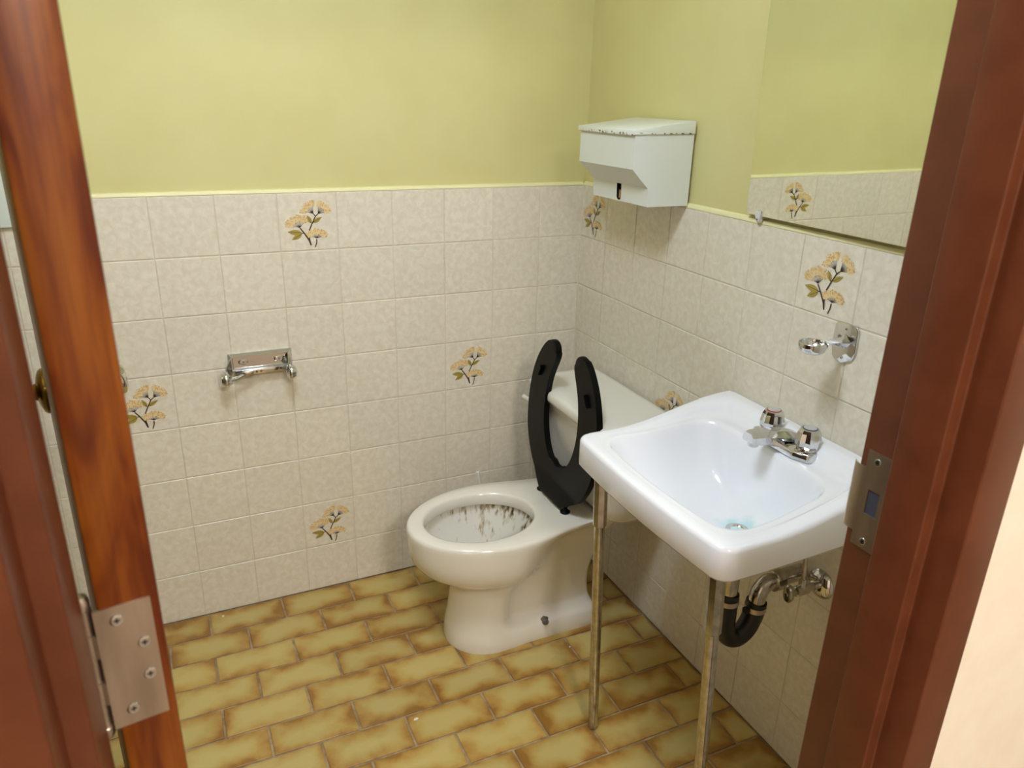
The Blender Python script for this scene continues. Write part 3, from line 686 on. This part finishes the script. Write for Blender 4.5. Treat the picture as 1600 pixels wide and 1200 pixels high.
# ------------------------------------------------------------------ drain trap and supply valve under the basin
trap = sink
TXY = (-0.197, -1.055)
lathe('tailpiece', (TXY[0], TXY[1], 0.632), (0, 0, -1), [(0.0, 0.0), (0.0185, 0.0), (0.0185, 0.15), (0.0, 0.15)], M['agedchrome'], trap, 24)
hp_ = spline([(TXY[0], TXY[1], 0.500), (TXY[0], TXY[1], 0.46), (TXY[0] + 0.002, TXY[1], 0.415), (-0.182, -1.055, 0.385), (-0.160, -1.056, 0.375), (-0.137, -1.058, 0.390), (-0.123, -1.060, 0.425), (-0.120, -1.062, 0.462)], 7)
hose = tube('hose', hp_, 0.0225, M['rubber'], trap, 24, label='black rubber U-shaped drain hose')
for c in ((TXY[0], TXY[1], 0.482), (-0.1205, -1.0615, 0.447)):
    cl = lathe('hose_clamp', c, (0, 0, 1), [(0.0222, -0.006), (0.0238, -0.006), (0.0238, 0.006), (0.0222, 0.006)], M['steel'], hose, 28)
    box('clamp_screw', (c[0] - 0.034, c[1] - 0.008, c[2] - 0.005), (c[0] - 0.022, c[1] + 0.004, c[2] + 0.006), M['dark'], hose, 0.001)
ep = spline([(-0.120, -1.062, 0.450), (-0.120, -1.063, 0.475), (-0.114, -1.064, 0.495), (-0.098, -1.064, 0.506), (-0.075, -1.064, 0.508), (-0.045, -1.064, 0.508), (-0.0005, -1.064, 0.508)], 6)
tube('elbow', ep, 0.0185, M['agedchrome'], trap, 24)
lathe('slip_nut', (-0.088, -1.064, 0.507), (1, 0, 0), [(0.0186, 0.0), (0.0245, 0.0005), (0.0255, 0.004), (0.0255, 0.022), (0.0235, 0.026), (0.0186, 0.026)], M['agedchrome'], trap, 12, 0.3)
valve = thing('shutoff_valve', (-0.02, -1.112, 0.508), 'chrome water shut-off valve with round wall flange below the basin', 'valve')
VY, VZ = -1.120, 0.512
lathe('wall_flange', (-0.0005, VY, VZ), (-1, 0, 0), [(0.0, 0.0), (0.034, 0.0), (0.034, 0.003), (0.030, 0.008), (0.020, 0.013), (0.012, 0.015), (0.0, 0.015)], M['chrome'], valve, 32)
lathe('stub_pipe', (-0.012, VY, VZ), (-1, 0, 0), [(0.0, 0.0), (0.0085, 0.0), (0.0085, 0.03), (0.0115, 0.031), (0.0115, 0.062), (0.006, 0.064), (0.006, 0.078), (0.0, 0.078)], M['agedchrome'], valve, 16)
bm = bmesh.new(); bm_lathe(bm, (-0.088, VY, VZ), (-1, 0, 0), [(0.0, 0.0), (0.016, 0.0), (0.018, 0.002), (0.018, 0.008), (0.015, 0.011), (0.005, 0.012), (0.0, 0.012)], 28)
for v in bm.verts: v.co.y = VY + (v.co.y - VY) * 0.72; v.co.z = VZ + (v.co.z - VZ) * 1.15
hd = from_bm('handle', bm, M['agedchrome'], valve, 0.6)
screw('screw', (-0.100, VY, VZ), (-1, 0, 0), 0.004, hd)
tube('supply_tube', spline([(-0.058, VY, VZ + 0.010), (-0.058, VY, VZ + 0.04), (-0.057, VY + 0.010, VZ + 0.10), (-0.057, VY + 0.02, 0.63)], 5), 0.0052, M['agedchrome'], valve, 12)
lathe('compression_nut', (-0.058, VY, VZ + 0.008), (0, 0, 1), [(0.0, 0.0), (0.009, 0.0), (0.009, 0.02), (0.006, 0.022), (0.0, 0.022)], M['agedchrome'], valve, 6, 0.3)

# ------------------------------------------------------------------ paper towel dispenser
Y0, Y1 = -0.521, -0.265
disp = thing('towel_dispenser', (-0.001, -0.393, 1.235), 'white enamelled metal paper towel dispenser with chipped lid on the wall', 'dispenser')
pf = [(-0.001, 1.2375), (-0.121, 1.2375), (-0.123, 1.281), (-0.170, 1.326), (-0.170, 1.406), (-0.001, 1.406)]
bm = bmesh.new(); A = [bm.verts.new((x, Y0, z)) for x, z in pf]; B = [bm.verts.new((x, Y1, z)) for x, z in pf]
bm.faces.new(A); bm.faces.new(B[::-1])
for i in range(6):
    if i == 1: continue
    j = (i + 1) % 6; bm.faces.new((A[i], A[j], B[j], B[i]))
# lower front with a slot: two halves around it
yc = -0.393; w = 0.0105; st, sb = 1.281, 1.2490
def fx(z): return -0.121 - 0.002 * (z - 1.2375) / 0.0435
arc = [(yc + w * math.cos(t), sb + w * 0.9 * math.sin(t)) for t in [math.radians(a) for a in range(180, 361, 15)]]
# rim of slot, left (more +y) to right (more -y)
arcL = [p for p in arc if p[0] >= yc - 1e-9][::-1]      # from +y side down to the bottom
arcR = [p for p in arc if p[0] <= yc + 1e-9]            # from -y side down to the bottom
def FV(y, z, dx=0.0): return bm.verts.new((fx(z) + dx, y, z))
bm.faces.new([FV(Y1, st), FV(Y1, 1.2375), FV(yc, 1.2375)] + [FV(y, z) for y, z in arcL[::-1]] + [FV(yc + w, st)])
bm.faces.new([FV(Y0, st), FV(yc - w, st)] + [FV(y, z) for y, z in arcR] + [FV(yc, 1.2375), FV(Y0, 1.2375)])
loop = [(yc + w, st)] + arcL + arcR[::-1][1:] + [(yc - w, st)]
for (a, b), (c, d) in zip(loop, loop[1:]): bm.faces.new((FV(a, b), FV(c, d), FV(c, d, 0.03), FV(a, b, 0.03))).material_index = 1  # slot walls coloured dark to carry the shade inside
bm.faces.new([FV(a, b, 0.03) for a, b in loop]).material_index = 1
bmesh.ops.remove_doubles(bm, verts=bm.verts, dist=1e-6)
body = from_bm('body', bm, [M['enamel'], M['dark']], disp, 0.3)
box('paper_stack', (fx(1.26) + 0.006, yc - w * 0.80, 1.2440), (fx(1.26) + 0.028, yc + w * 0.80, 1.264), M['kraft'], disp, label='brown paper towels seen through the slot')
lp = [(-0.001, 1.4065), (-0.001, 1.437), (-0.176, 1.4150), (-0.176, 1.4030), (-0.1745, 1.4030), (-0.1745, 1.4065)]
prism('lid', lp, (Y1 + 0.004) - (Y0 - 0.003), M['lid'], disp, 0.0012, 2, T=lambda a, b, c: (a, Y0 - 0.003 + c, b))

# ------------------------------------------------------------------ mirror on the side wall
mir = thing('mirror', (-0.003, -1.05, 1.25), 'frameless wall mirror held by a clear plastic clip above the basin', 'mirror')
bm = bmesh.new(); my0, my1, mz0, mz1 = -1.36, -0.745, 1.2505, 1.93
sl, tl = 0.019, 0.008
def mxx(y, z): return -0.0035 - sl * (-(y - my1)) - tl * (z - mz0)
c8 = []
for dx in (0.0, -0.005):
    c8.append([bm.verts.new((mxx(y, z) + dx, y, z)) for y, z in ((my0, mz0), (my1, mz0), (my1 + 0.012, mz1), (my0, mz1))])
bk, fr = c8
f = bm.faces.new(fr); f.material_index = 0
f = bm.faces.new(bk[::-1]); f.material_index = 1
for i in range(4): bm.faces.new((bk[i], bk[(i + 1) % 4], fr[(i + 1) % 4], fr[i])).material_index = 1
from_bm('glass', bm, [M['mirror'], M['mirroredge']], mir, None)
cy, cx = -0.786, mxx(-0.786, 1.25)
cb = prism('clip', [(0.0, -0.006), (-0.0095, -0.006), (-0.0105, 0.010), (-0.006, 0.010), (-0.0055, -0.0005), (0.0, -0.0005)], 0.014, M['clear'], mir, 0.0008, 1, T=lambda a, b, c: (cx + a, cy - 0.007 + c, 1.2505 + b), label='clear plastic mirror clip')
lathe('clip_boss', (cx + 0.001, cy, 1.2425), (-1, 0, 0), [(0.0, 0.0), (0.0065, 0.0), (0.0065, 0.007), (0.0045, 0.010), (0.0, 0.0105)], M['clear'], mir, 16)
screw('screw', (cx - 0.0092, cy, 1.2425), (-1, 0, 0), 0.0033, cb)

# ------------------------------------------------------------------ soap dish bracket
sd = thing('soap_holder', (-0.001, -1.066, 1.04), 'small chrome soap holder on an arm above the basin', 'soap holder')
pl_ = [(-1.037, 1.074), (-1.043, 1.081), (-1.066, 1.083), (-1.089, 1.080), (-1.095, 1.073), (-1.096, 1.030), (-1.090, 1.012), (-1.066, 1.000), (-1.042, 1.010), (-1.036, 1.030)]
prism('back_plate', pl_, 0.0055, M['chrome'], sd, 0.0022, 3, T=lambda a, b, c: (-0.0004 - c, a, b))
for z in (1.071, 1.012): screw('screw', (-0.0060, -1.066, z), (-1, 0, 0), 0.003, sd)
bm = bmesh.new(); rg = []
for x, y, z, w, h in ((-0.005, -1.066, 1.046, 0.017, 0.017), (-0.016, -1.066, 1.046, 0.0105, 0.010), (-0.030, -1.064, 1.047, 0.0085, 0.0065), (-0.048, -1.062, 1.046, 0.0085, 0.006), (-0.060, -1.061, 1.045, 0.010, 0.007)):
    rg.append([(x, y + w * a, z + h * b) for a, b in ((0, 1), (0.5, 0.4), (1, 0), (0.5, -0.7), (0, -1), (-0.5, -0.7), (-1, 0), (-0.5, 0.4))])
bm_loft(bm, rg); from_bm('arm', bm, M['chrome'], sd, 0.5)
bm = bmesh.new(); dc = Vector((-0.082, -1.060, 1.041))
bm_lathe(bm, dc, (0, 0, 1), [(0.0, -0.012), (0.016, -0.012), (0.024, -0.007), (0.0275, 0.002), (0.0275, 0.009), (0.0262, 0.0105), (0.0245, 0.009), (0.0235, 0.003), (0.018, -0.003), (0.0, -0.005)], 36)
from_bm('dish', bm, M['chrome'], sd, 0.6)

# ------------------------------------------------------------------ toilet paper holder (empty)
th_ = thing('paper_holder', (-0.996, -0.001, 0.785), 'empty chrome toilet paper holder on the back wall tiles', 'paper holder')
hx0, hx1, hz0, hz1 = -1.080, -0.912, 0.757, 0.811
bm = bmesh.new()
def hr(i, y): return [(hx0 + i, y, hz0 + i), (hx1 - i, y, hz0 + i), (hx1 - i, y, hz1 - i), (hx0 + i, y, hz1 - i)]
bm_loft(bm, [hr(0, -0.0006), hr(0, -0.006), hr(0.007, -0.013), hr(0.010, -0.013), hr(0.012, -0.0085)])
from_bm('back_plate', bm, M['chrome'], th_, 0.4)
for cx_ in (-1.042, -0.948):
    c = Vector((cx_, -0.0085, 0.786)); bm = bmesh.new()
    bm_lathe(bm, c, (0, -1, 0), [(0.0130, 0.0), (0.0130, 0.0015), (0.0105, 0.0022), (0.0095, 0.0006), (0.0, 0.0004)], 24)
    for v in bm.verts: v.co.z = c.z + (v.co.z - c.z) * 0.55
    s_ = from_bm('screw_slot', bm, M['chrome'], th_, 0.5)
    screw('screw', (cx_, -0.0092, 0.786), (0, -1, 0), 0.0042, s_)
for s, xa, xb in ((-1, hx0 + 0.008, -1.090), (1, hx1 - 0.010, -0.927)):
    def T(a, b, c, xa=xa, xb=xb): return (xa + (xb - xa) * smooth01((-a - 0.010) / 0.030) + c - 0.0012, a, b)
    arm = prism('arm', [(-0.006, hz0 + 0.006), (-0.006, hz1 - 0.006), (-0.014, hz1 - 0.008), (-0.026, 0.792), (-0.040, 0.780), (-0.056, 0.770), (-0.064, 0.758), (-0.060, 0.744), (-0.046, 0.738), (-0.032, 0.743), (-0.018, hz0 + 0.001)], 0.0026, M['chrome'], th_, 0.0, 1, T=T)
    lathe('roller_cup', (xb, -0.050, 0.757), (s, 0, 0), [(0.0, -0.010), (0.008, -0.010), (0.012, -0.006), (0.0205, -0.003), (0.0225, 0.0), (0.0225, 0.003), (0.0200, 0.0042), (0.0212, 0.0065), (0.0200, 0.010), (0.0172, 0.0112), (0.0165, 0.0145), (0.011, 0.018), (0.0, 0.019)], M['chrome'], arm, 28)
bar = box('front_bar', (hx0 + 0.014, -0.024, hz0 - 0.004), (hx1 - 0.012, -0.0135, hz0 + 0.010), M['chrome'], th_, 0.0015)
box('spring_tongue', (-1.048, -0.034, 0.752), (-1.020, -0.0235, 0.765), M['agedchrome'], th_, 0.002)
tube('spring_arm', [(-1.084, -0.046, 0.750), (-1.060, -0.038, 0.753), (-1.044, -0.030, 0.757)], [0.0065, 0.0055, 0.004], M['chrome'], th_, 10)
for k in (0, 1): lathe('rivet', (-1.010 + 0.011 * k, -0.0240, 0.760), (0, -1, 0), [(0.0, 0.0), (0.0032, 0.0), (0.0028, 0.0012), (0.0, 0.0018)], M['brass'], th_, 12)

# ------------------------------------------------------------------ pale panel on the back wall, seen through the hinge gap
box('wall_panel', (-1.70, -0.011, 1.172), (-1.44, -0.0006, 1.78), M['panel'], None, 0.002, label='pale grey-green flat panel fixed on the back wall behind the door', cat='panel')

# ------------------------------------------------------------------ small paint chips on the floor
def chip(x, y, s, label):
    bm = bmesh.new(); n = 7; r = [s * random.uniform(0.7, 1.2) for _ in range(n)]
    rr = lambda z, k: [(x + r[i] * k * math.cos(2 * math.pi * i / n), y + 0.7 * r[i] * k * math.sin(2 * math.pi * i / n), z) for i in range(n)]
    bm_loft(bm, [rr(0.0002, 1), rr(0.0012, 1), rr(0.0018, 0.6)])
    from_bm('paint_chip', bm, M['plaster'], None, 0.6, label=label, cat='paint chip')
chip(-1.178, -0.026, 0.0045, 'tiny white paint chip on floor tile along the back wall')
chip(-0.772, -0.640, 0.0060, 'white paint flake on floor tile in front of the toilet')
chip(-0.281, -0.556, 0.0035, 'tiny white chip on the floor beside the toilet foot')
